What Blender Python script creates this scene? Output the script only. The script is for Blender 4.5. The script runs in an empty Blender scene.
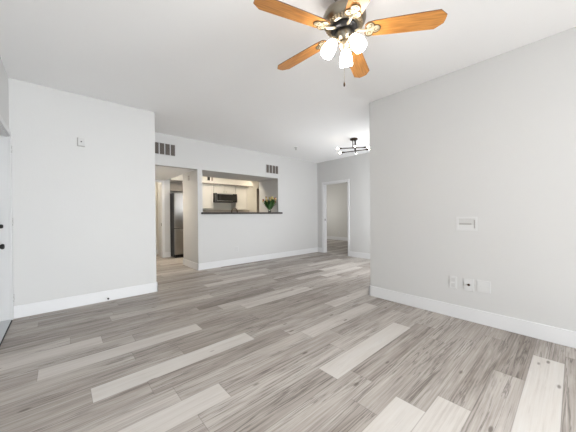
import bpy, bmesh, math, random
from mathutils import Vector, Matrix
random.seed(7)
S = bpy.context.scene
COL = S.collection
PI = math.pi

# ------------------------------------------------------------------ camera
CAM_H = 1.147
cd = bpy.data.cameras.new('camera'); cam = bpy.data.objects.new('camera', cd); COL.objects.link(cam)
cd.sensor_fit = 'HORIZONTAL'; cd.sensor_width = 36.0; cd.lens = 254.84 / 576 * 36; cd.clip_start = .02; cd.clip_end = 200
yaw, pit, rol = 0.7268, 0.0060, -0.0081
fw = Vector((math.sin(yaw)*math.cos(pit), math.cos(yaw)*math.cos(pit), -math.sin(pit)))
rt = Vector((math.cos(yaw), -math.sin(yaw), 0)); up = rt.cross(fw)
r2 = rt*math.cos(rol) + up*math.sin(rol); u2 = -rt*math.sin(rol) + up*math.cos(rol)
M4 = Matrix((r2, u2, -fw)).transposed().to_4x4(); M4.translation = (0, 0, CAM_H)
cam.matrix_world = M4
S.camera = cam

# ------------------------------------------------------------------ world, daylight, added fill lights, exposure
S.view_settings.view_transform = 'Standard'; S.view_settings.look = 'None'
S.view_settings.gamma = 1.0; S.view_settings.use_curve_mapping = False
S.view_settings.exposure = 0.31
w = bpy.data.worlds.new('sky'); S.world = w; w.use_nodes = True
w.node_tree.nodes['Background'].inputs[0].default_value = (0.80, 0.90, 1.0, 1)
w.node_tree.nodes['Background'].inputs[1].default_value = 0.6

def area(name, loc, direction, sx, sy, power, color, spread=180):
    l = bpy.data.lights.new(name, 'AREA'); l.shape = 'RECTANGLE'; l.size = sx; l.size_y = sy
    l.energy = power; l.color = color; l.spread = math.radians(spread)
    o = bpy.data.objects.new(name, l); COL.objects.link(o); o.location = loc
    o.rotation_euler = Vector(direction).to_track_quat('-Z', 'Y').to_euler()
    return o
area('daylight_patio', (.95, -5.02, 1.2), (-.05, 1, -.2), 2.3, 2.2, 78, (0.91, 0.96, 1.0), 130)
area('patio_ceiling_fill', (.95, -5.0, .8), (-.25, 1, .5), 2.3, 1.4, 25, (0.95, 0.975, 1.0))  # added uplight that brightens the ceiling, standing in for ground bounce
sl = bpy.data.lights.new('sun', 'SUN'); sl.energy = 14.0; sl.angle = .01; sl.color = (1, .97, .94)
so = bpy.data.objects.new('sun', sl); COL.objects.link(so); so.rotation_euler = Vector((-.10, 2.0, -1)).to_track_quat('-Z', 'Y').to_euler()
area('added_side_fill', (3.26, -3.3, 1.45), (-1, .75, -.42), 2.1, 1.4, 175, (0.92, 0.965, 1.0), 120)  # added fill from the unseen right side, evens out walls and ceiling
area('added_dining_fill', (4.6, 1.90, 1.35), (-.1, 1, .08), 1.5, 1.3, 80, (0.95, 0.975, 1.0))  # added fill in front of a closed wall, lifts the dining area
area('added_bedroom_fill', (7.6, 8.19, 1.45), (0, -1, -.1), 1.5, 1.2, 24, (1.0, 0.97, 0.92))  # added fill so the room past the doorway is not dark

# ------------------------------------------------------------------ materials
def mat(name, col, rough=.5, metal=0.0, emit=None, estr=0.0, spec=None, bump=0.0, bscale=60, var=0.0, vscale=3.0, coat=0):
    m = bpy.data.materials.new(name); m.use_nodes = True
    nt = m.node_tree; b = nt.nodes['Principled BSDF']
    b.inputs['Roughness'].default_value = rough; b.inputs['Metallic'].default_value = metal
    if spec is not None: b.inputs['Specular IOR Level'].default_value = spec
    if coat: b.inputs['Coat Weight'].default_value = coat
    tc = nt.nodes.new('ShaderNodeTexCoord')
    n = nt.nodes.new('ShaderNodeTexNoise'); n.inputs['Scale'].default_value = vscale; n.inputs['Detail'].default_value = 4
    nt.links.new(tc.outputs['Object'], n.inputs['Vector'])
    r = nt.nodes.new('ShaderNodeMixRGB'); r.blend_type = 'MIX'
    k = 1 - var
    r.inputs[1].default_value = (col[0]*k, col[1]*k, col[2]*k, 1); r.inputs[2].default_value = (*col, 1)
    nt.links.new(n.outputs['Fac'], r.inputs[0]); nt.links.new(r.outputs[0], b.inputs['Base Color'])
    if bump:
        n2 = nt.nodes.new('ShaderNodeTexNoise'); n2.inputs['Scale'].default_value = bscale; n2.inputs['Detail'].default_value = 3
        nt.links.new(tc.outputs['Object'], n2.inputs['Vector'])
        bp = nt.nodes.new('ShaderNodeBump'); bp.inputs['Strength'].default_value = bump; bp.inputs['Distance'].default_value = .004
        nt.links.new(n2.outputs['Fac'], bp.inputs['Height']); nt.links.new(bp.outputs[0], b.inputs['Normal'])
    if emit:
        b.inputs['Emission Color'].default_value = (*emit, 1); b.inputs['Emission Strength'].default_value = estr
    return m

M = {}
M['wall'] = mat('wall_paint', (.60, .597, .588), .65, bump=.12, bscale=45, var=.015)
M['ceil'] = mat('ceiling_paint', (.89, .89, .89), .8, bump=.12, bscale=60, var=.01)
M['trim'] = mat('white_trim', (.72, .72, .725), .35)
M['kwall'] = mat('kitchen_paint', (.66, .64, .58), .6, bump=.08)
M['bwall'] = mat('bedroom_paint', (.62, .61, .58), .65, bump=.08)
M['door'] = mat('door_paint', (.60, .60, .60), .4)
M['black'] = mat('black_metal', (.012, .011, .011), .35, .3)
M['bronze'] = mat('dark_bronze', (.06, .038, .026), .35, .8)
M['cream'] = mat('cream_gold_plate', (.56, .48, .34), .4, .4, var=.12, vscale=40)
M['scroll'] = mat('aged_brass', (.16, .115, .06), .4, .8)
M['nickel'] = mat('antique_nickel', (.29, .26, .21), .28, 1.0, var=.15, vscale=25)
M['champ'] = mat('pale_champagne', (.50, .41, .29), .32, .85, var=.2, vscale=40)
M['glow'] = mat('frosted_glass_lit', (.95, .93, .88), .4, emit=(1, .95, .88), estr=22.0)
M['bulb'] = mat('bulb_lit', (.95, .9, .8), .4, emit=(1, .90, .76), estr=15.0)
M['lamp'] = mat('lamp_diffuser', (.95, .93, .88), .5, emit=(1, .87, .68), estr=14.0)
M['plate'] = mat('white_plastic', (.64, .64, .635), .35)
M['plate2'] = mat('ivory_plastic', (.56, .555, .545), .4)
M['grey'] = mat('grey_plastic', (.36, .35, .33), .4)
M['slot'] = mat('dark_slot', (.03, .028, .026), .7)
M['louver'] = mat('dusty_louver', (.26, .22, .19), .6)
M['steel'] = mat('brushed_steel', (.40, .385, .365), .28, 1.0, var=.12, vscale=6)
M['fside'] = mat('black_fridge_side', (.012, .012, .013), .45)
M['glassb'] = mat('black_glass', (.008, .008, .008), .12)
M['cab'] = mat('cream_cabinet', (.62, .60, .55), .4, var=.03)
M['shade_tone'] = mat('painted_shade_taupe', (.24, .21, .18), .5, var=.05)  # shade put into the colour: over-fridge recess, soffit line, pantry interior
M['tile'] = mat('backsplash', (.44, .39, .34), .4, var=.08, vscale=9)
M['counter'] = mat('dark_counter', (.03, .02, .016), .55, var=.6, vscale=40)
M['chrome'] = mat('chrome', (.55, .55, .55), .15, 1.0)
M['leaf'] = mat('tulip_leaf', (.055, .16, .03), .5, var=.5, vscale=20)
M['stem'] = mat('tulip_stem', (.16, .34, .06), .5, var=.3, vscale=20)
M['yel'] = mat('yellow_petal', (.62, .50, .20), .5, var=.2, vscale=30)
M['pink'] = mat('rose_petal', (.36, .13, .10), .5, var=.3, vscale=30)
M['thresh'] = mat('grey_threshold', (.52, .54, .56), .45, var=.1, vscale=15)
M['rubber'] = mat('black_rubber', (.015, .015, .015), .7)
g = bpy.data.materials.new('clear_glass'); g.use_nodes = True
gb = g.node_tree.nodes['Principled BSDF']; gb.inputs['Transmission Weight'].default_value = 1; gb.inputs['Roughness'].default_value = .03
gb.inputs['IOR'].default_value = 1.45; gb.inputs['Base Color'].default_value = (.93, .97, .94, 1); M['glass'] = g

def wood_blade():
    m = bpy.data.materials.new('honey_oak_blade'); m.use_nodes = True; nt = m.node_tree; b = nt.nodes['Principled BSDF']
    tc = nt.nodes.new('ShaderNodeTexCoord'); mp = nt.nodes.new('ShaderNodeMapping'); mp.inputs['Scale'].default_value = (4, 45, 20)
    n = nt.nodes.new('ShaderNodeTexNoise'); n.inputs['Scale'].default_value = 1.6; n.inputs['Detail'].default_value = 6
    cr = nt.nodes.new('ShaderNodeValToRGB')
    cr.color_ramp.elements[0].position = .3; cr.color_ramp.elements[0].color = (.42, .165, .035, 1)
    cr.color_ramp.elements[1].position = .7; cr.color_ramp.elements[1].color = (.66, .30, .075, 1)
    nt.links.new(tc.outputs['Object'], mp.inputs[0]); nt.links.new(mp.outputs[0], n.inputs['Vector'])
    nt.links.new(n.outputs['Fac'], cr.inputs[0]); nt.links.new(cr.outputs[0], b.inputs['Base Color'])
    b.inputs['Roughness'].default_value = .35
    return m
M['oak'] = wood_blade()
M['oakedge'] = mat('dark_blade_edge', (.10, .045, .02), .45)

def floor_mat():
    m = bpy.data.materials.new('grey_vinyl_plank'); m.use_nodes = True; nt = m.node_tree; L = nt.links.new
    b = nt.nodes['Principled BSDF']
    N = lambda t, **k: nt.nodes.new(t)
    at = N('ShaderNodeAttribute'); at.attribute_name = 'plank'
    sep = N('ShaderNodeSeparateColor'); L(at.outputs['Color'], sep.inputs[0])
    uv = N('ShaderNodeUVMap'); uv.uv_map = 'local'
    tc = N('ShaderNodeTexCoord')
    # seed offset per plank
    cmb = N('ShaderNodeCombineXYZ')
    mu = N('ShaderNodeMath'); mu.operation = 'MULTIPLY'; mu.inputs[1].default_value = 91.0; L(sep.outputs[1], mu.inputs[0])
    mu2 = N('ShaderNodeMath'); mu2.operation = 'MULTIPLY'; mu2.inputs[1].default_value = 37.0; L(sep.outputs[2], mu2.inputs[0])
    L(mu.outputs[0], cmb.inputs[0]); L(mu2.outputs[0], cmb.inputs[1]); L(mu.outputs[0], cmb.inputs[2])
    ad = N('ShaderNodeVectorMath'); ad.operation = 'ADD'; L(tc.outputs['Object'], ad.inputs[0]); L(cmb.outputs[0], ad.inputs[1])
    def noise(scale3, sc, det, rough=.6, dist=0):
        mp = N('ShaderNodeMapping'); mp.inputs['Scale'].default_value = scale3; L(ad.outputs[0], mp.inputs[0])
        n = N('ShaderNodeTexNoise'); n.inputs['Scale'].default_value = sc; n.inputs['Detail'].default_value = det
        n.inputs['Roughness'].default_value = rough; n.inputs['Distortion'].default_value = dist
        L(mp.outputs[0], n.inputs['Vector']); return n
    fine = noise((1.1, 62, 1), 1.6, 5, .62)
    broad = noise((1.3, 9, 1), 1.4, 4, .6, .6)
    # dark cathedral streaks: ridged noise stretched along the plank
    rid = noise((.42, 11, 1), 1.7, 5, .58, .9)
    s1 = N('ShaderNodeMath'); s1.operation = 'SUBTRACT'; s1.inputs[1].default_value = .5; L(rid.outputs['Fac'], s1.inputs[0])
    s2 = N('ShaderNodeMath'); s2.operation = 'ABSOLUTE'; L(s1.outputs[0], s2.inputs[0])
    sr = N('ShaderNodeMapRange'); sr.inputs['From Min'].default_value = 0; sr.inputs['From Max'].default_value = .034
    sr.inputs['To Min'].default_value = 1; sr.inputs['To Max'].default_value = 0; L(s2.outputs[0], sr.inputs['Value'])
    patch = noise((.8, 4, 1), 1.7, 2)
    pr = N('ShaderNodeMapRange'); pr.inputs['From Min'].default_value = .38; pr.inputs['From Max'].default_value = .56; L(patch.outputs['Fac'], pr.inputs['Value'])
    st = N('ShaderNodeMath'); st.operation = 'MULTIPLY'; L(sr.outputs[0], st.inputs[0]); L(pr.outputs[0], st.inputs[1])
    inv = N('ShaderNodeMapRange'); inv.inputs['From Min'].default_value = .40; inv.inputs['From Max'].default_value = .62
    inv.inputs['To Min'].default_value = 1; inv.inputs['To Max'].default_value = .12; L(sep.outputs[0], inv.inputs['Value'])
    st2 = N('ShaderNodeMath'); st2.operation = 'MULTIPLY'; L(st.outputs[0], st2.inputs[0]); L(inv.outputs[0], st2.inputs[1])
    # knots
    mpk = N('ShaderNodeMapping'); mpk.inputs['Scale'].default_value = (2.6, 7.5, 1); L(ad.outputs[0], mpk.inputs[0])
    vo = N('ShaderNodeTexVoronoi'); vo.inputs['Scale'].default_value = 1.0; L(mpk.outputs[0], vo.inputs['Vector'])
    kr = N('ShaderNodeMapRange'); kr.inputs['From Min'].default_value = .05; kr.inputs['From Max'].default_value = .10
    kr.inputs['To Min'].default_value = 1; kr.inputs['To Max'].default_value = 0; L(vo.outputs['Distance'], kr.inputs['Value'])
    # tone = plank tone + noise
    t = N('ShaderNodeMath'); t.operation = 'MULTIPLY_ADD'; t.inputs[1].default_value = .62; L(broad.outputs['Fac'], t.inputs[0]); L(sep.outputs[0], t.inputs[2])
    t2 = N('ShaderNodeMath'); t2.operation = 'MULTIPLY_ADD'; t2.inputs[1].default_value = .75; L(fine.outputs['Fac'], t2.inputs[0]); L(t.outputs[0], t2.inputs[2])
    t3 = N('ShaderNodeMath'); t3.operation = 'SUBTRACT'; t3.inputs[1].default_value = .685; L(t2.outputs[0], t3.inputs[0])
    cr = N('ShaderNodeValToRGB'); e = cr.color_ramp.elements
    e[0].position = 0; e[0].color = (.18, .150, .128, 1)
    e[1].position = 1; e[1].color = (.59, .572, .545, 1)
    k = e.new(.35); k.color = (.38, .342, .310, 1)
    k = e.new(.62); k.color = (.53, .494, .458, 1)
    L(t3.outputs[0], cr.inputs[0])
    mx = N('ShaderNodeMixRGB'); mx.blend_type = 'MULTIPLY'; L(cr.outputs[0], mx.inputs[1]); mx.inputs[2].default_value = (.20, .18, .17, 1)
    f1 = N('ShaderNodeMath'); f1.operation = 'MULTIPLY'; f1.inputs[1].default_value = .68; L(st2.outputs[0], f1.inputs[0]); L(f1.outputs[0], mx.inputs[0])
    mk = N('ShaderNodeMixRGB'); L(mx.outputs[0], mk.inputs[1]); mk.inputs[2].default_value = (.10, .08, .065, 1)
    f2 = N('ShaderNodeMath'); f2.operation = 'MULTIPLY'; f2.inputs[1].default_value = .75; L(kr.outputs[0], f2.inputs[0]); L(f2.outputs[0], mk.inputs[0])
    # seams from the local UV (metres)
    su = N('ShaderNodeSeparateXYZ'); L(uv.outputs[0], su.inputs[0])
    def edge(sock, length):
        a = N('ShaderNodeMath'); a.operation = 'SUBTRACT'; a.inputs[0].default_value = length; L(sock, a.inputs[1])
        mn = N('ShaderNodeMath'); mn.operation = 'MINIMUM'; L(sock, mn.inputs[0]); L(a.outputs[0], mn.inputs[1]); return mn
    ex, ey = edge(su.outputs[0], 1.19), edge(su.outputs[1], .174)
    mn = N('ShaderNodeMath'); mn.operation = 'MINIMUM'; L(ex.outputs[0], mn.inputs[0]); L(ey.outputs[0], mn.inputs[1])
    er = N('ShaderNodeMapRange'); er.inputs['From Min'].default_value = .0008; er.inputs['From Max'].default_value = .0030
    er.inputs['To Min'].default_value = .40; er.inputs['To Max'].default_value = 0; L(mn.outputs[0], er.inputs['Value'])
    ms = N('ShaderNodeMixRGB'); L(mk.outputs[0], ms.inputs[1]); ms.inputs[2].default_value = (.10, .085, .075, 1); L(er.outputs[0], ms.inputs[0])
    L(ms.outputs[0], b.inputs['Base Color'])
    rr = N('ShaderNodeMapRange'); rr.inputs['To Min'].default_value = .42; rr.inputs['To Max'].default_value = .58; L(fine.outputs['Fac'], rr.inputs['Value'])
    L(rr.outputs[0], b.inputs['Roughness'])
    b.inputs['Specular IOR Level'].default_value = .35
    bp = N('ShaderNodeBump'); bp.inputs['Strength'].default_value = .15; bp.inputs['Distance'].default_value = .002
    L(fine.outputs['Fac'], bp.inputs['Height']); L(bp.outputs[0], b.inputs['Normal'])
    return m
M['floor'] = floor_mat()

# ------------------------------------------------------------------ helpers
def bx(bm, x0, x1, y0, y1, z0, z1, bev=0.0):
    vs = [bm.verts.new((x, y, z)) for x in (x0, x1) for y in (y0, y1) for z in (z0, z1)]
    fs = []
    for f in ((0,1,3,2), (4,6,7,5), (0,4,5,1), (2,3,7,6), (0,2,6,4), (1,5,7,3)):
        fs.append(bm.faces.new([vs[i] for i in f]))
    if bev:
        ed = set(e for f in fs for e in f.edges)
        bmesh.ops.bevel(bm, geom=list(ed), offset=bev, segments=2, affect='EDGES', profile=.5)
def box(x0, x1, y0, y1, z0, z1, bev=0.0):
    bm = bmesh.new(); bx(bm, x0, x1, y0, y1, z0, z1, bev); return bm
def tube(bm, pts, r, seg=12, caps=True):
    pts = [Vector(p) for p in pts]; rs = r if isinstance(r, (list, tuple)) else [r]*len(pts)
    rings = []; ref = None
    for i, p in enumerate(pts):
        d = (pts[min(i+1, len(pts)-1)] - pts[max(i-1, 0)]).normalized()
        if ref is None:
            ref = Vector((0, 0, 1)) if abs(d.z) < .9 else Vector((1, 0, 0))
        a = (ref - d*ref.dot(d)).normalized(); b = d.cross(a); ref = a
        rings.append([bm.verts.new(p + (a*math.cos(2*PI*k/seg) + b*math.sin(2*PI*k/seg))*rs[i]) for k in range(seg)])
    for i in range(len(rings)-1):
        for k in range(seg):
            f = bm.faces.new((rings[i][k], rings[i][(k+1) % seg], rings[i+1][(k+1) % seg], rings[i+1][k])); f.smooth = True
    if caps:
        bm.faces.new(rings[0][::-1]); bm.faces.new(rings[-1])
def lathe(bm, prof, seg=32, mtx=None, cx=0, cy=0, cz=0):
    """prof: list of (r, z)"""
    rings = []
    T = mtx or Matrix.Translation((cx, cy, cz))
    for r, z in prof:
        if r < 1e-5: rings.append([bm.verts.new(T @ Vector((0, 0, z)))])
        else: rings.append([bm.verts.new(T @ Vector((r*math.cos(2*PI*k/seg), r*math.sin(2*PI*k/seg), z))) for k in range(seg)])
    for a, b in zip(rings, rings[1:]):
        for k in range(seg):
            j = (k+1) % seg
            if len(a) == 1 and len(b) == 1: continue
            if len(a) == 1: f = bm.faces.new((a[0], b[k], b[j]))
            elif len(b) == 1: f = bm.faces.new((a[k], b[0], a[j]))
            else: f = bm.faces.new((a[k], b[k], b[j], a[j]))
            f.smooth = True
def prism(bm, outline, z0, z1):
    a = [bm.verts.new((x, y, z0)) for x, y in outline]; b = [bm.verts.new((x, y, z1)) for x, y in outline]
    bm.faces.new(a[::-1]); bm.faces.new(b); n = len(a)
    for i in range(n): bm.faces.new((a[i], a[(i+1) % n], b[(i+1) % n], b[i]))
ORG = {}
def thing(name, label, cat, loc, group=None):
    o = bpy.data.objects.new(name, None); COL.objects.link(o); o.location = loc; o.empty_display_size = .1
    ORG[o.name] = Vector(loc); o['label'] = label; o['category'] = cat
    if group: o['group'] = group
    return o
def part(name, bm, m, parent=None, label=None, local=False):
    """bm is in world coordinates unless local"""
    bmesh.ops.recalc_face_normals(bm, faces=bm.faces[:])
    org = Vector((0, 0, 0))
    if parent is not None: org = ORG[parent.name]
    if not local: bmesh.ops.translate(bm, vec=-org, verts=bm.verts[:])
    me = bpy.data.meshes.new(name); bm.to_mesh(me); bm.free()
    for mm in (m if isinstance(m, (list, tuple)) else [m]): me.materials.append(mm)
    o = bpy.data.objects.new(name, me); COL.objects.link(o)
    if parent is not None: o.parent = parent
    ORG[o.name] = org
    if label: o['label'] = label
    return o
def solo(name, bm, m, label, cat, group=None):
    o = part(name, bm, m); o['label'] = label; o['category'] = cat
    if group: o['group'] = group
    return o
def struct(name, bm, m, parent=None):
    o = part(name, bm, m, parent)
    if parent is None: o['kind'] = 'structure'
    return o
def dup(root, loc, label, rot=None, group=None):
    r = root.copy(); COL.objects.link(r); r.location = loc; r['label'] = label
    if rot is not None: r.rotation_euler = rot
    if group: r['group'] = group
    for ch in list(root.children):
        c = ch.copy(); COL.objects.link(c); c.parent = r
        for g_ in ch.children:
            d = g_.copy(); COL.objects.link(d); d.parent = c
    return r

# ------------------------------------------------------------------ room geometry (metres)
H = 2.70
XD, XLE, YL, YK, XKS, XF, XR, YR = -.427, 1.063, 4.195, 5.199, 2.119, 5.826, 3.232, 1.906
YB = -5.00           # patio wall behind the camera
YS = 6.06            # far side of the dropped soffit
ZS = 2.10            # underside of the soffit
YH = 7.42            # end of the hallway
YKB = 7.70           # kitchen back wall

# floor: one mesh of individually toned planks running along X
PW, PL, Y0 = .174, 1.19, .05
pale = {0: (1.64, .70), 2: (.57, .62), 3: (.37, .68), 6: (1.42, .74), 8: (-.40, .68), 9: (1.735, .58), 11: (.133, .76), 14: (-.14, .64), 16: (-.92, .60)}
joint = {11: .133, 13: .43, 17: .05}
tone_over = {(9, -1): .40, (13, -1): .42, (13, 0): .24, (11, 1): .34, (11, 2): .58, (14, 1): .22, (6, -1): .26, (6, 1): .42, (16, 1): .26, (8, 1): .34, (8, 2): .30, (3, 1): .30, (2, 1): .24, (0, 1): .30, (0, -1): .28, (17, 0): .30, (17, -1): .44}
def floor():
    bm = bmesh.new(); uvl = bm.loops.layers.uv.new('local'); cl = bm.loops.layers.float_color.new('plank')
    k0 = int(math.floor((YB - .3 - Y0)/PW)); k1 = int(math.ceil((8.7 - Y0)/PW))
    rng = random.Random(11)
    for k in range(k0, k1):
        y0 = Y0 + k*PW
        off = rng.uniform(0, PL)
        if k in pale: off = pale[k][0]
        elif k in joint: off = joint[k]
        n0 = int(math.floor((-1.0 - off)/PL)); n1 = int(math.ceil((9.6 - off)/PL))
        for n in range(n0, n1):
            x0 = off + n*PL
            t = rng.choice([.16, .22, .27, .32, .36, .40, .46, .30, .24, .62, .50]) + rng.uniform(-.03, .03)
            if k in pale:
                t = pale[k][1] if n == 0 else min(t, .46)
            elif x0 < 3 and k < 11: t = min(t, .40)
            t = tone_over.get((k, n), t)
            sd, sd2 = rng.random(), rng.random()
            vs = [bm.verts.new(p) for p in ((x0, y0, 0), (x0+PL, y0, 0), (x0+PL, y0+PW, 0), (x0, y0+PW, 0))]
            f = bm.faces.new(vs)
            for lp, uv in zip(f.loops, ((0, 0), (PL, 0), (PL, PW), (0, PW))):
                lp[uvl].uv = uv; lp[cl] = (t, sd, sd2, 1)
    me = bpy.data.meshes.new('floor'); bm.to_mesh(me); bm.free(); me.materials.append(M['floor'])
    o = bpy.data.objects.new('floor', me); COL.objects.link(o); o['kind'] = 'structure'
floor()

# ceiling of the living and dining area
struct('ceiling', box(XD-.15, XF+.12, YB-.15, YK, H, H+.1), M['ceil'])
struct('ceiling_hallway', box(XLE, XKS-.001, YK+.1, YH, ZS, ZS+.08), M['ceil'])
struct('ceiling_kitchen', box(XKS, 5.95, YS, YKB+.1, 2.5, 2.58), M['ceil'])
struct('ceiling_bedroom', box(XF+.12, 9.3, 2.95, 8.3, H, H+.1), M['ceil'])

# left wall with its return into the hallway
bm = bmesh.new(); bx(bm, XD-.15, XLE, YL, YL+.13, 0, H, .004); bx(bm, XLE-.13, XLE-.002, YL+.125, 8.3, 0, H)
struct('wall_left', bm, M['wall'])
# entry wall with the door opening
DY0, DY1, DZ = 3.20, 4.135, 2.035
bm = bmesh.new(); bx(bm, XD-.15, XD, YB-.15, DY0, 0, H); bx(bm, XD-.15, XD, DY1, YL+.01, 0, H); bx(bm, XD-.15, XD, DY0, DY1, DZ, H)
struct('wall_entry', bm, M['wall'])
# back wall behind the camera with the patio door opening
bm = bmesh.new(); bx(bm, XD, -.25, YB-.15, YB, 0, H); bx(bm, 2.15, 3.36, YB-.15, YB, 0, H); bx(bm, -.25, 2.15, YB-.15, YB, 2.35, H)
struct('wall_back', bm, M['wall'])
bm = bmesh.new()
for x in (-.25, .93, 2.10): bx(bm, x, x+.05, YB-.12, YB-.06, 0, 2.35)
bx(bm, -.25, 2.15, YB-.12, YB-.06, 2.3, 2.35); bx(bm, -.25, 2.15, YB-.12, YB-.06, 0, .05)
struct('window_1', bm, M['trim'])
# right wall with the added window opening, and its return
bm = bmesh.new(); bx(bm, XR, XR+.13, -2.2, YR, 0, H, .004); bx(bm, XR, XR+.13, YB, -4.4, 0, H); bx(bm, XR, XR+.13, -4.4, -2.2, 0, .7); bx(bm, XR, XR+.13, -4.4, -2.2, 2.2, H); bx(bm, XR+.12, XF+.12, YR-.13, YR-.01, 0, H)
struct('wall_right', bm, M['wall'])
bm = bmesh.new()
for yy in (-4.4, -3.325, -2.25): bx(bm, XR+.06, XR+.11, yy, yy+.05, .7, 2.2)
bx(bm, XR+.06, XR+.11, -4.4, -2.2, .7, .75); bx(bm, XR+.06, XR+.11, -4.4, -2.2, 2.15, 2.2)
struct('window_added_side', bm, M['trim'])  # unseen window frame, added to go with the side fill light
# kitchen wall: header, stub, bar wall, right block
bm = bmesh.new()
bx(bm, XLE, XKS+.001, YK, YK+.13, ZS, H)                  # over the hallway
bx(bm, XKS, 2.222, YK, YS, 0, ZS)                         # stub
bx(bm, 2.222, 4.28, YK, YK+.13, 0, 1.167)                 # below the bar
bx(bm, XKS, 4.28, YK, YS, ZS, H)                          # soffit over the bar
bx(bm, 4.28, XF+.12, YK, YS, 0, H)
struct('wall_kitchen', bm, M['wall'])
# far wall with the bedroom doorway
FY0, FY1, FZ = 4.10, 4.955, 2.03
bm = bmesh.new(); bx(bm, XF, XF+.12, YR-.13, FY0, 0, H); bx(bm, XF, XF+.12, FY1, YK, 0, H); bx(bm, XF, XF+.12, FY0, FY1, FZ, H)
struct('wall_far', bm, M['wall'])
# bedroom, with an added window opening
bm = bmesh.new(); bx(bm, 9.15, 9.28, 2.95, 8.3, 0, H); bx(bm, 5.95, 9.15, 2.95, 3.07, 0, H)
bx(bm, 5.95, 6.8, 8.2, 8.3, 0, H); bx(bm, 8.4, 9.15, 8.2, 8.3, 0, H); bx(bm, 6.8, 8.4, 8.2, 8.3, 2.1, H); bx(bm, 6.8, 8.4, 8.2, 8.3, 0, .8)
struct('wall_bedroom', bm, M['bwall'])
bm = bmesh.new()
for x in (6.8, 7.58, 8.35): bx(bm, x, x+.05, 8.22, 8.28, .8, 2.1)
bx(bm, 6.8, 8.4, 8.22, 8.28, .8, .85); bx(bm, 6.8, 8.4, 8.22, 8.28, 2.05, 2.1)
struct('window_added_bedroom', bm, M['trim'])  # unseen window frame, added to go with the bedroom fill light
# hallway end wall with an open doorway, and the kitchen back wall
bm = bmesh.new(); bx(bm, 2.045, 2.245, YH, YKB+.12, 0, 2.58); bx(bm, XLE, 1.15, YH, YH+.12, 0, ZS); bx(bm, 1.15, 2.05, YH, YH+.12, 2.05, 2.58)
struct('wall_hall', bm, M['wall'])
bm = bmesh.new(); bx(bm, XLE-.1, 2.245, 8.18, 8.3, 0, H); bx(bm, 2.16, 2.245, YKB+.12, 8.18, 0, H); bx(bm, XLE-.1, 2.16, YH+.12, 8.3, 2.58, 2.66)
struct('wall_closet', bm, M['kwall'])
bm = bmesh.new(); bx(bm, 2.245, 5.33, YKB, YKB+.12, 0, 2.58); bx(bm, 5.33, 5.85, YKB, YKB+.12, 2.11, 2.58)
struct('wall_back_kitchen', bm, M['kwall'])
struct('wall_right_kitchen', box(5.85, 5.95, YS, 8.3, 0, 2.58), M['kwall'])
bm = bmesh.new(); bx(bm, 5.2, 5.95, 8.2, 8.3, 0, 2.6); bx(bm, 5.2, 5.3, YKB+.12, 8.2, 0, 2.6); bx(bm, 5.2, 5.95, YKB+.12, 8.3, 2.6, 2.66)
struct('wall_pantry', bm, M['shade_tone'])  # dark wall colour stands in for the unlit interior
# soffit above the kitchen cabinets
struct('trim_1', box(2.245, 4.86, 7.28, YKB, 2.10, 2.50), M['kwall'])
# slim moulding under it, coloured dark as the soffit's painted shadow line
struct('trim_2', box(2.245, 4.87, 7.27, 7.32, 2.085, 2.115, .004), M['shade_tone'])

# baseboards
BH, BT = .140, .014
def bb(name, x0, x1, y0, y1):
    struct(name, box(x0, x1, y0, y1, 0, BH, .003), M['trim'])
bb('baseboard_left', XD, XLE+BT, YL-BT, YL)
bm = bmesh.new(); bx(bm, XLE, XLE+BT, YL-BT, YH, 0, BH, .003); struct('baseboard_hall', bm, M['trim'])
bm = bmesh.new(); bx(bm, XR-BT, XR, YB, YR+BT, 0, BH, .003); bx(bm, XR-BT, XF, YR, YR+BT, 0, BH, .003); struct('baseboard_right', bm, M['trim'])
bm = bmesh.new(); bx(bm, XKS-BT, XF, YK-BT, YK, 0, BH, .003); bx(bm, XKS-BT, XKS, YK-BT, YS+BT, 0, BH, .003); bx(bm, XKS-BT, 2.222, YS, YS+BT, 0, BH, .003)
struct('baseboard_kitchen', bm, M['trim'])
bm = bmesh.new(); bx(bm, XF-BT, XF, YR+BT, FY0-.06, 0, BH, .003); bx(bm, XF-BT, XF, FY1+.06, YK-BT, 0, BH, .003); struct('baseboard_far', bm, M['trim'])
bb('baseboard_bedroom', 9.15-BT, 9.15, 3.07, 8.2)
bb('baseboard_closet', XLE, 2.16, 8.18-BT, 8.18)
bm = bmesh.new(); bx(bm, 2.10, 2.245, YH-BT, YH, 0, BH, .003); struct('baseboard_stub', bm, M['trim'])
bb('baseboard_entry', XD, XD+BT, YB, DY0-.06)

# door casings
def casing_x(name, x, y0, y1, zt, depth, wdt=.058, t=.016, m=None):
    """casing + jamb lining for an opening in a wall facing -X/+X at x"""
    bm = bmesh.new(); s = t
    a, b = (x-s, x) if depth > 0 else (x, x+s)
    bx(bm, a, b, y0-wdt, y0, 0, zt, .003); bx(bm, a, b, y1, y1+wdt, 0, zt, .003); bx(bm, a, b, y0-wdt, y1+wdt, zt, zt+wdt, .003)
    c0, c1 = sorted((x, x+depth))
    bx(bm, c0, c1, y0-.001, y0+.014, 0, zt); bx(bm, c0, c1, y1-.014, y1+.001, 0, zt); bx(bm, c0, c1, y0, y1, zt-.014, zt+.001)
    return struct(name, bm, m or M['trim'])
casing_x('trim_3', XF, FY0, FY1, FZ, .12, .06)
casing_x('trim_4', XD, DY0, DY1, DZ, -.15, .058, m=M['door'])
# latch plate on the bedroom door jamb
solo('strike_plate', box(XF+.035, XF+.058, FY1-.0155, FY1-.0135, .95, 1.01), M['bronze'], 'small dark latch plate on the left jamb of the bedroom doorway', 'latch plate')
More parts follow.
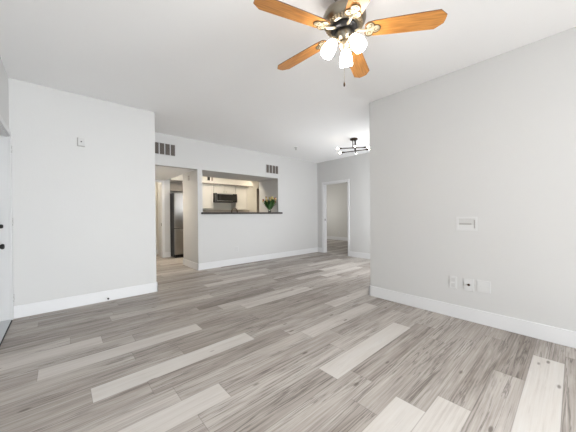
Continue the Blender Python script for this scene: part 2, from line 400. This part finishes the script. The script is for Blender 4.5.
# hallway doorway casing
bm = bmesh.new(); bx(bm, 2.035, 2.10, YH-.016, YH, 0, 2.05, .003); bx(bm, 1.1, 2.10, YH-.016, YH, 2.035, 2.098, .003); bx(bm, 2.033, 2.047, YH, YH+.12, 0, 2.05)
struct('trim_5', bm, M['trim'])
solo('strike_plate', box(2.029, 2.034, YH+.03, YH+.06, .86, .94), M['bronze'], 'small dark latch plate on the hallway end doorway jamb', 'latch plate')

# front door, recessed in its frame
SX = XD-.10
bm = bmesh.new(); bx(bm, SX-.045, SX, DY0+.014, DY1-.014, .02, DZ-.014)
d = struct('door_1', bm, M['door'])
bm = bmesh.new()
for (a, b) in ((DY0+.13, DY0+.43), (DY1-.43, DY1-.13)):
    for (c, e_) in ((.22, .80), (.98, 1.55), (1.65, 1.92)):
        bx(bm, SX-.002, SX+.012, a, b, c, e_, .009)
part('raised_panel', bm, M['door'], d)
bm = bmesh.new(); lathe(bm, [(0, 0), (.034, 0), (.034, .008), (.014, .014), (.012, .035), (.026, .045), (.030, .058), (.024, .070), (0, .074)], 20, Matrix.Translation((SX, 4.035, .83)) @ Matrix.Rotation(PI/2, 4, 'Y'))
part('door_knob', bm, M['black'], d, 'black round door knob')
bm = bmesh.new(); bx(bm, SX, SX+.035, 3.985, 4.085, 1.03, 1.20, .014)
lathe(bm, [(0, 0), (.022, 0), (.022, .02), (.016, .03), (0, .03)], 16, Matrix.Translation((SX+.034, 4.035, 1.045)) @ Matrix.Rotation(PI/2, 4, 'Y'))
part('deadbolt', bm, M['black'], d, 'black deadbolt housing')
struct('trim_6', box(XD-.16, XD+.004, DY0+.014, DY1-.014, 0, .018, .004), M['thresh'])
solo('door_sweep', box(XD+.001, XD+.012, DY0+.02, DY1-.016, .0, .009), M['rubber'], 'thin black weather strip along the front door threshold', 'weather strip')
# bare hinge leaves on the door casing
hz = [1.90, 1.09, .24]
names = ['top', 'middle', 'bottom']
for i, z in enumerate(hz):
    lab = ['white hinge leaf highest on the front door casing', 'white hinge leaf on front door casing level with the black deadbolt', 'white hinge leaf lowest on the front door casing near the floor'][i]
    t = thing('hinge_leaf', lab, 'hinge', (XD+.016, 4.163, z-.045), 'hinge leaves on the front door casing')
    part('leaf_plate', box(XD+.016, XD+.0195, 4.142, 4.184, z-.045, z+.045, .001), M['plate'], t)
    for k in range(4):
        bm = bmesh.new(); lathe(bm, [(0, .005), (.009, .005), (.010, 0)], 10, Matrix.Translation((XD+.0185, 4.155+.016*(k % 2), z-.034+.022*k)) @ Matrix.Rotation(PI/2, 4, 'Y'))
        part('screw', bm, M['grey'], t)

# ------------------------------------------------------------------ ceiling fan
FX, FYY, FZB = 1.49, 1.07, 2.42
fan = thing('ceiling_fan', 'five-blade ceiling fan with honey wood blades and three lit frosted shades', 'ceiling fan', (FX, FYY, H))
bm = bmesh.new(); lathe(bm, [(0, H), (.075, H), (.075, H-.02), (.060, H-.05), (.026, H-.065), (0, H-.065)], 32, None, FX, FYY); part('canopy', bm, M['nickel'], fan)
bm = bmesh.new(); tube(bm, [(FX, FYY, H-.06), (FX, FYY, 2.58)], .013, 16); part('downrod', bm, M['nickel'], fan)
bm = bmesh.new(); lathe(bm, [(0, 2.605), (.035, 2.60), (.06, 2.585), (.110, 2.565), (.138, 2.54), (.149, 2.515), (.149, 2.495), (.142, 2.478), (.135, 2.472), (.130, 2.465), (.105, 2.455), (.1, 2.45), (0, 2.45)], 48, None, FX, FYY)
mh = part('motor_housing', bm, M['nickel'], fan)
bm = bmesh.new()
for k in range(36):
    a = 2*PI*k/36
    Mx = Matrix.Translation((FX, FYY, 2.452)) @ Matrix.Rotation(a, 4, 'Z')
    n0 = len(bm.verts); bx(bm, .104, .128, -.0045, .0045, -.002, .018)
    bm.verts.ensure_lookup_table(); bmesh.ops.transform(bm, matrix=Mx, verts=bm.verts[n0:])
part('cooling_slots', bm, M['champ'], mh)
bm = bmesh.new(); lathe(bm, [(0, 2.452), (.088, 2.452), (.092, 2.44), (.088, 2.425), (.06, 2.418), (0, 2.418)], 40, None, FX, FYY); part('flywheel', bm, M['black'], fan)
bm = bmesh.new(); lathe(bm, [(0, 2.42), (.052, 2.42), (.058, 2.41), (.058, 2.375), (.050, 2.36), (.03, 2.352), (0, 2.352)], 36, None, FX, FYY); part('switch_housing', bm, M['nickel'], fan)
bm = bmesh.new(); lathe(bm, [(0, 2.353), (.024, 2.352), (.034, 2.335), (.036, 2.315), (.028, 2.298), (.014, 2.286), (.010, 2.27), (.014, 2.262), (.008, 2.252), (0, 2.25)], 28, None, FX, FYY)
kit = part('light_kit', bm, M['champ'], fan)
blade_me = bracket_me = None
out = [(.140, -.034), (.155, -.050), (.20, -.057), (.30, -.062), (.50, -.067), (.600, -.069), (.648, -.030), (.650, 0), (.648, .030), (.600, .069), (.50, .067), (.30, .062), (.20, .057), (.155, .050), (.140, .034)]
for i, ang in enumerate((-52, 20.8, 94, 163, 235)):
    A = math.radians(ang)
    if blade_me is None:
        bm = bmesh.new(); prism(bm, out, -.003, .003)
        for f in bm.faces:
            if abs(f.normal.z) < .5: f.material_index = 1
        bm.normal_update()
        for f in bm.faces: f.material_index = 1 if abs(f.normal.z) < .5 else 0
        b = part('blade', bm, [M['oak'], M['oakedge']], fan, local=True); blade_me = b.data
        bm = bmesh.new()
        # scrolled blade iron: arm + three lobes
        tube(bm, [(.075, 0, .008), (.10, 0, -.002), (.13, 0, -.011), (.165, 0, -.009)], [.011, .010, .009, .007], 10)
        lobes = ((.172, .024, .027), (.172, -.024, .027), (.212, 0, .029))
        for lx, ly, rr in lobes:
            lathe(bm, [(0, -.0075), (rr*.8, -.0072), (rr, -.005), (rr, -.0031), (0, -.0031)], 24, None, lx, ly)
        br = part('blade_bracket', bm, M['cream'], b, local=True); bracket_me = br.data
        bm = bmesh.new()
        for lx, ly, rr in lobes:
            a0 = math.atan2(ly, lx - .185)
            tube(bm, [(lx + rr*math.cos(a0 - 2.2 + 4.4*j/20), ly + rr*math.sin(a0 - 2.2 + 4.4*j/20), -.0075) for j in range(21)], .0030, 8)
            tube(bm, [(lx + rr*(.55 - .3*j/14)*math.cos(a0 + 4.5*j/14), ly + rr*(.55 - .3*j/14)*math.sin(a0 + 4.5*j/14), -.0078) for j in range(15)], .0022, 6)
        sc_ = part('scroll_edge', bm, M['scroll'], b, local=True); scroll_me = sc_.data
    else:
        b = bpy.data.objects.new('blade', blade_me); COL.objects.link(b); b.parent = fan
        br = bpy.data.objects.new('blade_bracket', bracket_me); COL.objects.link(br); br.parent = b
        sc_ = bpy.data.objects.new('scroll_edge', scroll_me); COL.objects.link(sc_); sc_.parent = b
    b.location = (0, 0, FZB - H)
    b.rotation_euler = (Matrix.Rotation(A, 3, 'Z') @ Matrix.Rotation(math.radians(-11), 3, 'X')).to_euler()
# shades
shade_me = None
for ang in (29, 149, 269):
    A = math.radians(ang)
    if shade_me is None:
        bm = bmesh.new()
        pr = [(.026, 0), (.034, -.006), (.046, -.025), (.058, -.055), (.064, -.085), (.064, -.108), (.060, -.125)]
        lathe(bm, pr + [(r-.004, z) for r, z in pr[::-1]], 32)
        s = part('lamp_shade', bm, M['glow'], fan, 'lit frosted white glass shade', local=True); shade_me = s.data
        bm = bmesh.new(); lathe(bm, [(0, .028), (.02, .026), (.030, .012), (.031, -.008), (.027, -.008), (0, .0)], 24)
        f_ = part('shade_holder', bm, M['champ'], s, local=True); hold_me = f_.data
    else:
        s = bpy.data.objects.new('lamp_shade', shade_me); COL.objects.link(s); s.parent = fan; s['label'] = 'lit frosted white glass shade'
        f_ = bpy.data.objects.new('shade_holder', hold_me); COL.objects.link(f_); f_.parent = s
    s.location = (math.cos(A)*.075, math.sin(A)*.075, 2.348 - H); s.scale = (.72, .72, .92)
    s.rotation_euler = (Matrix.Rotation(A, 3, 'Z') @ Matrix.Rotation(math.radians(-30), 3, 'Y')).to_euler()
    bm = bmesh.new(); tube(bm, [(FX+math.cos(A)*q, FYY+math.sin(A)*q, z) for q, z in ((.02, 2.335), (.035, 2.35), (.050, 2.366), (.060, 2.356))], .008, 10)
    part('lamp_arm', bm, M['champ'], fan)
ca, sa = math.cos(math.radians(215)), math.sin(math.radians(215))
for q, z1, sd in ((.014, 2.205, .5), (.030, 2.045, -.4)):
    px, py = FX + ca*q, FYY + sa*q
    bm = bmesh.new(); tube(bm, [(px, py, 2.36), (px, py, z1)], .0012, 6)
    c = part('pull_chain', bm, M['champ'], fan)
    bm = bmesh.new(); lathe(bm, [(0, .012), (.004, .010), (.0065, 0), (.0065, -.012), (.004, -.02), (0, -.02)], 12, None, px, py, z1)
    part('chain_fob', bm, M['bronze'], c)

# ------------------------------------------------------------------ dining ceiling light
LX, LY = 4.53, 3.03
lt = thing('ceiling_light', 'dark bronze semi-flush dining light with crossed arms and lit bulbs', 'ceiling light', (LX, LY, H))
bm = bmesh.new(); lathe(bm, [(0, H), (.078, H), (.078, H-.022), (.07, H-.028), (0, H-.028)], 32, None, LX, LY); part('canopy', bm, M['bronze'], lt)
vd = Vector((.831, .556, 0)); pd = Vector((.556, -.831, 0))
specs = [(vd*.10 + pd*.99, 2.505, Vector((-.035, .0, 0))), (vd*-.24 + pd*.95, 2.448, Vector((.02, -.01, 0))), (vd*.99 + pd*.04, 2.47, Vector((.03, -.02, 0)))]
for dv, z, of in specs:
    dv = dv.normalized(); c = Vector((LX, LY, 0)) + of
    bm = bmesh.new(); tube(bm, [(c.x, c.y, H-.02), (c.x, c.y, z-.012)], .009, 10); part('stem', bm, M['bronze'], lt)
    bm = bmesh.new(); a0 = c - dv*.27; a1 = c + dv*.27
    tube(bm, [(a0.x, a0.y, z), (a1.x, a1.y, z)], .010, 10)
    for s_ in (-1, 1):
        q0 = c + dv*s_*.22; q1 = c + dv*s_*.28
        tube(bm, [(q0.x, q0.y, z), (q1.x, q1.y, z)], .015, 14)
    arm = part('arm', bm, M['bronze'], lt)
    for s_ in (-1, 1):
        bm = bmesh.new(); q = c + dv*s_*.28
        lathe(bm, [(0, 0), (.010, 0), (.011, .010), (.016, .024), (.016, .034), (.011, .048), (0, .054)], 16, Matrix.Translation((q.x, q.y, z)) @ (dv*s_).to_track_quat('Z', 'Y').to_matrix().to_4x4())
        part('bulb', bm, M['bulb'], arm, 'lit bulb')

# ------------------------------------------------------------------ wall vents
def vent(x0, x1, z0, z1, y, n, label, group=None):
    t = thing('air_vent', label, 'air vent', ((x0+x1)/2, y, z0), group)
    part('backing', box(x0+.008, x1-.008, y-.003, y-.0005, z0+.008, z1-.008), M['slot'], t)
    bm = bmesh.new()
    bx(bm, x0, x1, y-.010, y-.0005, z0, z0+.012); bx(bm, x0, x1, y-.010, y-.0005, z1-.012, z1)
    bx(bm, x0, x0+.012, y-.010, y-.0005, z0, z1); bx(bm, x1-.012, x1, y-.010, y-.0005, z0, z1)
    for k in range(1, n):
        xx = x0 + (x1-x0)*k/n; bx(bm, xx-.009, xx+.009, y-.010, y-.0005, z0, z1)
    part('frame', bm, M['plate2'], t)
    bm = bmesh.new(); wq = (x1-x0)/n
    for k in range(n):
        for j in range(4):
            xx = x0 + wq*k + .016 + (wq-.03)*(j+.5)/4
            bx(bm, xx-.003, xx+.003, y-.0085, y-.0028, z0+.01, z1-.01)
    part('louvers', bm, M['louver'], t)
    return t
vent(1.09, 1.685, 2.295, 2.53, YK, 6, 'wide dark-slotted return vent over the hallway opening')
vent(3.885, 4.29, 2.205, 2.43, YK, 4, 'square dark-slotted vent above the right end of the bar opening')
# small vents on the kitchen soffit
t = thing('soffit_vent', 'tiny dark vent on the cream soffit over the kitchen cabinets', 'air vent', (3.36, 7.28, 2.17))
part('frame', box(3.25, 3.47, 7.272, 7.28, 2.17, 2.32), M['kwall'], t)
part('slot', box(3.265, 3.345, 7.268, 7.273, 2.185, 2.31), M['slot'], t); part('slot', box(3.385, 3.44, 7.268, 7.273, 2.185, 2.31), M['louver'], t)

# sprinkler on the ceiling
t = thing('fire_sprinkler', 'small ceiling fire sprinkler between the fan and the bar', 'sprinkler', (4.085, 4.295, H))
bm = bmesh.new(); lathe(bm, [(0, H), (.042, H), (.040, H-.008), (.02, H-.012), (0, H-.012)], 24, None, 4.085, 4.295); part('escutcheon', bm, M['plate'], t)
bm = bmesh.new(); lathe(bm, [(0, H-.011), (.010, H-.011), (.010, H-.03), (.004, H-.034), (.004, H-.05), (.022, H-.052), (.022, H-.055), (0, H-.055)], 18, None, 4.085, 4.295); part('sprinkler_head', bm, M['grey'], t)

# door chime on left wall
t = thing('door_chime', 'small square off-white sensor box high on the left wall', 'wall sensor', (.198, YL, 2.04))
part('back_plate', box(.158, .236, YL-.006, YL, 2.036, 2.146, .002), M['grey'], t)  # grey plate peeks out left and below as the box's painted shadow
part('cover', box(.166, .238, YL-.024, YL-.004, 2.044, 2.146, .004), M['plate2'], t)
bm = bmesh.new(); lathe(bm, [(0, .004), (.007, .004), (.008, 0)], 14, Matrix.Translation((.199, YL-.023, 2.096)) @ Matrix.Rotation(PI/2, 4, 'X')); part('lens', bm, M['black'], t)
# door stop
t = thing('door_stop', 'small door stop with black tip on the left wall baseboard', 'door stop', (.455, YL-BT, .045))
bm = bmesh.new(); tube(bm, [(.455, YL-BT, .045), (.455, YL-BT-.006, .045)], .012, 14); tube(bm, [(.455, YL-BT-.006, .045), (.455, YL-BT-.05, .045)], .005, 10); part('stem', bm, M['plate'], t)
bm = bmesh.new(); tube(bm, [(.455, YL-BT-.048, .045), (.455, YL-BT-.064, .045)], .011, 14); part('rubber_tip', bm, M['rubber'], t)

# ------------------------------------------------------------------ right wall fittings
x = XR
t = thing('recessed_media_box', 'white recessed television cable box set in the right wall', 'wall box', (x, .766, .962))
bm = bmesh.new()
y0, y1, z0, z1 = .672, .862, .958, 1.106
bx(bm, x-.007, x+.001, y0, y1, z1-.018, z1, .002); bx(bm, x-.007, x+.001, y0, y1, z0, z0+.022, .002)
bx(bm, x-.007, x+.001, y0, y0+.018, z0+.02, z1-.016, .002); bx(bm, x-.007, x+.001, y1-.022, y1, z0+.02, z1-.016, .002)
part('frame', bm, M['plate'], t)
part('upper_cavity', box(x-.0025, x-.0005, y0+.018, y1-.022, z0+.02, z1-.016), M['plate2'], t)
bm = bmesh.new(); bx(bm, x-.005, x-.001, y0+.05, y1-.03, z0+.065, z0+.08); bx(bm, x-.005, x-.001, y0+.018, y0+.03, z0+.03, z0+.115)  # shadow lines of the recess, painted as grey strips
part('painted_shadow', bm, M['grey'], t, 'grey strips painted as the recess shadow')
part('lower_panel', box(x-.006, x-.002, y0+.03, y1-.022, z0+.02, z0+.062, .001), M['plate'], t)
def plate_x(name, label, cat, y0, y1, z0, z1):
    t = thing(name, label, cat, (x, (y0+y1)/2, z0), 'wall plates low on the right wall')
    part('cover_plate', box(x-.007, x, y0, y1, z0, z1, .0025), M['plate'], t)
    return t
t = plate_x('wall_outlet', 'white duplex outlet, leftmost of three plates on the right wall', 'outlet', .856, .929, .318, .450)
for zc in (.355, .413): part('socket', box(x-.010, x-.006, .874, .911, zc-.02, zc+.02, .0018), M['plate2'], t)
t = plate_x('coax_plate', 'white cable plate with dark centre jack on the right wall', 'cable plate', .704, .792, .318, .450)
bm = bmesh.new(); lathe(bm, [(0, .009), (.007, .009), (.007, .005), (.013, .004), (.013, 0)], 16, Matrix.Translation((x-.006, .748, .384)) @ Matrix.Rotation(-PI/2, 4, 'Y')); part('jack', bm, M['bronze'], t)
t = plate_x('blank_plate', 'wide blank white wall plate right of the cable plate', 'blank plate', .563, .676, .330, .452)
for q in (.59, .649):
    bm = bmesh.new(); lathe(bm, [(0, .0015), (.003, .0015), (.0035, 0)], 10, Matrix.Translation((x-.007, q, .391)) @ Matrix.Rotation(-PI/2, 4, 'Y')); part('screw', bm, M['plate2'], t)
# outlet under the bar
t = thing('wall_outlet', 'white duplex outlet on the wall below the bar', 'outlet', (3.033, YK, .30))
part('cover_plate', box(2.997, 3.069, YK-.007, YK, .30, .415, .0025), M['plate'], t)
for zc in (.333, .382): part('socket', box(3.015, 3.051, YK-.010, YK-.006, zc-.02, zc+.02, .0018), M['plate2'], t)
t = thing('wall_outlet', 'small white outlet on the bedroom wall seen through the doorway', 'outlet', (9.15, 6.91, .26))
part('cover_plate', box(9.143, 9.15, 6.874, 6.946, .26, .375, .0025), M['plate'], t)
for zc in (.293, .342): part('socket', box(9.14, 9.144, 6.892, 6.928, zc-.02, zc+.02, .0015), M['plate2'], t)
# control on the hallway side of the stub wall
t = thing('thermostat', 'small grey control high on the side wall at the hallway opening', 'thermostat', (XKS, 5.66, 1.915))
part('back_plate', box(XKS-.006, XKS, 5.60, 5.72, 1.905, 2.03, .002), M['plate2'], t)
part('upper_window', box(XKS-.018, XKS-.005, 5.625, 5.70, 1.98, 2.022, .003), M['grey'], t); part('lower_cover', box(XKS-.018, XKS-.005, 5.625, 5.70, 1.915, 1.97, .003), M['grey'], t)

# ------------------------------------------------------------------ bar counter and flowers
bm = bmesh.new()
prism(bm, [(2.195, YK-.05), (4.385, YK-.05), (4.385, YK-.001), (4.278, YK-.001), (4.278, YK+.30), (2.224, YK+.30), (2.224, YK-.001), (2.195, YK-.001)], 1.168, 1.207)
solo('bar_counter', bm, M['counter'], 'long dark stone bar counter on the kitchen pass-through ledge', 'counter')
VX, VY, VZ = 4.055, 5.28, 1.207
bm = bmesh.new()
lathe(bm, [(0, 0), (.034, 0), (.038, .01), (.036, .06), (.040, .11), (.052, .15), (.049, .15), (.037, .11), (.032, .06), (.034, .014), (0, .012)], 28, None, VX, VY, VZ)
solo('vase', bm, M['glass'], 'clear glass vase of tulips on the dark bar counter', 'vase')
rng = random.Random(5)
def tulip_mesh(n, petal, label, group):
    t = thing('tulip', label, 'tulip', (0, 0, 0), group)
    h = .33
    bm = bmesh.new(); tube(bm, [(0, 0, 0), (.004, 0, h*.35), (.0, .004, h*.7), (.006, 0, h)], .0038, 8); part('stem', bm, M['stem'], t)
    bm = bmesh.new()
    lathe(bm, [(0, -.004), (.010, .0), (.017, .014), (.018, .028), (.015, .046), (.008, .058), (0, .054)], 12, Matrix.Translation((.006, 0, h)))
    for k in range(6):   # separate petal tips
        a = k*PI/3; lathe(bm, [(0, -.020), (.009, -.008), (.007, .006), (0, .020)], 8, Matrix.Translation((.006+.010*math.cos(a), .010*math.sin(a), h+.044)))
    part('flower', bm, petal, t)
    for side in (0, 2.2, 4.3):
        bm = bmesh.new(); pts = []
        for j in range(9):
            u = j/8; rr = .008 + .055*u*u; wd = .023*math.sin(PI*min(1, .12+u*.88))**.7 + .001; zz = .08 + .29*u - .05*u*u
            cx, cy = math.cos(side), math.sin(side)
            pts.append([bm.verts.new((cx*rr - cy*q*wd, cy*rr + cx*q*wd, zz + .005*abs(q))) for q in (-1, 0, 1)])
        for a_, b_ in zip(pts, pts[1:]):
            for q in (0, 1):
                f = bm.faces.new((a_[q], a_[q+1], b_[q+1], b_[q])); f.smooth = True
        ext = bmesh.ops.solidify(bm, geom=bm.faces[:], thickness=.0012)
        part('leaf', bm, M['leaf'], t)
    return t
ya = tulip_mesh(0, M['yel'], 'yellow tulip in the clear glass vase on the bar', 'yellow tulips in the vase')
pk = tulip_mesh(0, M['pink'], 'dusky red tulip in the clear glass vase on the bar', 'red tulips in the vase')
NT = 15
for i in range(NT):
    a = i*2.39996; q = math.sqrt((i+.3)/NT)
    lean = math.radians(4 + 31*q)
    src = pk if i % 4 == 1 else ya
    loc = (VX + math.cos(a)*.010*q*-1, VY + math.sin(a)*.010*q*-1, VZ + .016)
    rot = (Matrix.Rotation(a, 3, 'Z') @ Matrix.Rotation(lean, 3, 'Y')).to_euler()
    sc = .93 + .2*rng.random() - .12*q
    if i == 0: o = ya
    elif i == 1: o = pk
    else: o = dup(src, loc, src['label'])
    o.location = loc; o.rotation_euler = rot; o.scale = (1, 1, sc)

# ------------------------------------------------------------------ kitchen
fr = thing('refrigerator', 'stainless bottom-freezer refrigerator with black side behind hallway wall', 'refrigerator', (2.63, 7.4, 0))
fx0, fx1, fy0, fy1 = 2.262, 3.012, 7.115, 7.69
part('cabinet_body', box(fx0, fx1, fy0+.06, fy1, .02, 1.755, .006), M['fside'], fr, 'black refrigerator body')
d1 = part('fridge_door', box(fx0+.003, fx1-.003, fy0, fy0+.055, .805, 1.75, .012), M['steel'], fr, 'stainless upper door')
d2 = part('freezer_drawer', box(fx0+.003, fx1-.003, fy0, fy0+.055, .085, .785, .012), M['steel'], fr, 'stainless freezer drawer')
part('toe_grille', box(fx0+.02, fx1-.02, fy0+.03, fy0+.07, .0, .075), M['black'], fr)
def bar_handle(p0, p1, off, parent, m=M['steel']):
    bm = bmesh.new(); p0, p1, off = Vector(p0), Vector(p1), Vector(off)
    tube(bm, [p0+off, p1+off], .010, 10)
    for p in (p0.lerp(p1, .06), p0.lerp(p1, .94)): tube(bm, [p, p+off], .008, 8)
    return part('handle', bm, m, parent)
bar_handle((fx1-.07, fy0+.002, .90), (fx1-.07, fy0+.002, 1.55), (0, -.045, 0), d1)
bar_handle((fx0+.10, fy0+.002, .73), (fx1-.10, fy0+.002, .73), (0, -.045, 0), d2)

def cabinet(name, label, x0, x1, y0, y1, z0, z1, nd, m, cat='cabinet', group=None, knob=True):
    t = thing(name, label, cat, ((x0+x1)/2, (y0+y1)/2, z0), group)
    part('carcass', box(x0, x1, y0+.02, y1, z0, z1), m, t)
    wd = (x1-x0)/nd
    for k in range(nd):
        a, b = x0+wd*k+.004, x0+wd*(k+1)-.004
        bm = bmesh.new()
        bx(bm, a, b, y0, y0+.018, z0+.004, z1-.004, .003)
        d = part('door', bm, m, t)
        bm = bmesh.new(); s = min(.055, (b-a)*.2)
        bx(bm, a, b, y0-.006, y0+.001, z0+.004, z0+.004+s, .002); bx(bm, a, b, y0-.006, y0+.001, z1-.004-s, z1-.004, .002)
        bx(bm, a, a+s, y0-.006, y0+.001, z0+s, z1-s, .002); bx(bm, b-s, b, y0-.006, y0+.001, z0+s, z1-s, .002)
        part('door_frame', bm, m, d)
        if knob:
            kx = b-.035 if (k % 2 == 0 and nd > 1) else a+.035
            kz = z0+.05 if z0 > 1 else z1-.05
            bm = bmesh.new(); lathe(bm, [(0, .028), (.010, .026), (.013, .018), (.006, .01), (.006, 0)], 12, Matrix.Translation((kx, y0-.005, kz)) @ Matrix.Rotation(PI/2, 4, 'X')); part('knob', bm, M['nickel'], d)
    return t
UY = 7.40
cabinet('upper_cabinet', 'shallow cabinet over the refrigerator, recess shade painted in dark taupe', 2.262, 3.02, 7.50, YKB, 1.83, 2.10, 2, M['shade_tone'])  # shade of the recess is put into the cabinet colour
cabinet('upper_cabinet', 'tall cream upper cabinet between refrigerator and microwave', 3.03, 3.505, UY, YKB, 1.345, 2.10, 1, M['cab'])
cabinet('upper_cabinet', 'short cream double-door cabinet directly above the microwave', 3.515, 4.275, UY, YKB, 1.83, 2.10, 2, M['cab'])
cabinet('upper_cabinet', 'tall cream upper cabinet right of the microwave', 4.285, 4.75, UY, YKB, 1.32, 2.10, 1, M['cab'])
mw = thing('microwave', 'stainless over-range microwave with black window between cream cabinets', 'microwave', (3.845, 7.5, 1.555))
mx0, mx1, mz0, mz1 = 3.518, 4.272, 1.55, 1.825
part('case', box(mx0, mx1, 7.32, YKB, mz0, mz1, .004), M['fside'], mw)
dr = part('door', box(mx0, mx1, 7.285, 7.322, mz0, mz1, .006), M['steel'], mw)
part('window', box(mx0+.06, mx1-.150, 7.281, 7.287, mz0+.045, mz1-.03, .002), M['glassb'], dr, 'black glass window')
part('control_panel', box(mx1-.155, mx1-.004, 7.281, 7.287, mz0+.01, mz1-.01, .002), M['glassb'], mw, 'black control panel')
part('side_edge', box(mx0-.001, mx0+.05, 7.282, 7.30, mz0, mz1, .002), M['black'], mw)
part('bottom_vent', box(mx0, mx1, 7.283, 7.30, mz0-.001, mz0+.025, .002), M['black'], mw)
bar_handle((mx0+.10, 7.285, mz0+.034), (mx1-.18, 7.285, mz0+.034), (0, -.03, 0), dr)
part_bs = solo('backsplash', box(3.03, 5.0, YKB-.012, YKB-.0005, .93, 1.31), M['tile'], 'taupe tile backsplash under the cream kitchen cabinets', 'backsplash')
solo('dark_backsplash_plate', box(3.12, 3.20, YKB-.02, YKB-.011, 1.285, 1.325, .002), M['bronze'], 'small dark plate on the backsplash left of the microwave', 'outlet')  # plain dark plate below the left upper cabinet
# lower run, mostly hidden behind the bar
cabinet('base_cabinet', 'cream base cabinet left of the range', 3.03, 3.505, 7.10, YKB, .0, .88, 1, M['cab'])
cabinet('base_cabinet', 'cream base cabinet right of the range', 4.285, 5.0, 7.10, YKB, .0, .88, 2, M['cab'])
solo('countertop', box(3.025, 3.51, 7.08, YKB-.013, .88, .92, .004), M['counter'], 'dark countertop left of the range', 'countertop')
solo('countertop', box(4.28, 5.0, 7.08, YKB-.013, .88, .92, .004), M['counter'], 'dark countertop right of the range', 'countertop')
rg = thing('range', 'stainless range under the microwave', 'range', (3.845, 7.4, 0))
part('body', box(3.518, 4.272, 7.10, 7.68, .0, .915, .005), M['steel'], rg); dd = part('oven_door', box(3.525, 4.265, 7.06, 7.10, .2, .74, .006), M['glassb'], rg)
bar_handle((3.57, 7.062, .70), (4.22, 7.062, .70), (0, -.045, 0), dd)
for k in range(4):
    bm = bmesh.new(); lathe(bm, [(0, 0), (.09, 0), (.09, .012), (0, .012)], 24, None, 3.71+.37*(k % 2), 7.24+.27*(k//2), .914); part('burner', bm, M['black'], rg)
cabinet('base_cabinet', 'cream sink base cabinet on the kitchen side of the bar', 2.24, 4.27, 5.345, 5.93, .0, .88, 4, M['cab'], knob=False)
solo('countertop', box(2.225, 4.278, 5.332, 5.96, .88, .92, .004), M['counter'], 'dark sink countertop on the kitchen side of the bar', 'countertop')
fc = thing('sink_faucet', 'dark arched sink faucet rising behind the bar counter', 'faucet', (3.197, 5.72, .92))
q = []
for j in range(13):
    a = PI*j/12; q.append((3.275 - .078*math.cos(a) + .0, 5.72, 1.235 + .085*math.sin(a)))
bm = bmesh.new(); tube(bm, [(3.197, 5.72, .92), (3.197, 5.72, 1.1)] + q + [(3.353, 5.72, 1.16)], .012, 12); part('spout', bm, M['bronze'], fc)
bm = bmesh.new(); lathe(bm, [(0, 0), (.03, 0), (.028, .02), (.014, .03), (0, .03)], 20, None, 3.197, 5.72, .92); part('base', bm, M['bronze'], fc)
bm = bmesh.new(); tube(bm, [(3.205, 5.72, 1.0), (3.28, 5.72, 1.05)], .008, 10); part('lever', bm, M['bronze'], fc)

# ceiling lamps of the kitchen and hallway
def dome_lamp(label, cx, cy, z, r, watts, mname='lamp'):
    t = thing('flush_ceiling_light', label, 'ceiling light', (cx, cy, z))
    bm = bmesh.new(); lathe(bm, [(0, z), (r, z), (r, z-.02), (0, z-.02)], 32, None, cx, cy); part('base', bm, M['plate'], t)
    bm = bmesh.new(); lathe(bm, [(r*.94, z-.02), (r*.9, z-.035), (r*.6, z-.06), (r*.25, z-.07), (0, z-.071)], 32, None, cx, cy); part('diffuser', bm, M['lamp'], t)
    l = bpy.data.lights.new('lamp_light', 'AREA'); l.shape = 'DISK'; l.size = r*1.6; l.energy = watts*.75; l.color = (1, .88, .72)
    o = bpy.data.objects.new('lamp_light', l); COL.objects.link(o); o.location = (cx, cy, z-.08)
dome_lamp('white dome light at the left end of the kitchen ceiling', 3.25, 6.32, 2.5, .18, 21)
dome_lamp('added unseen dome light brightening the right end of the kitchen', 5.0, 6.75, 2.5, .16, 14)  # second kitchen lamp, added to lift the dim right wall
dome_lamp('white dome light on the hallway ceiling', 1.27, 6.25, ZS, .13, 15)
dome_lamp('white dome light on the ceiling of the room past the hallway', 1.6, 7.85, 2.58, .13, 5)
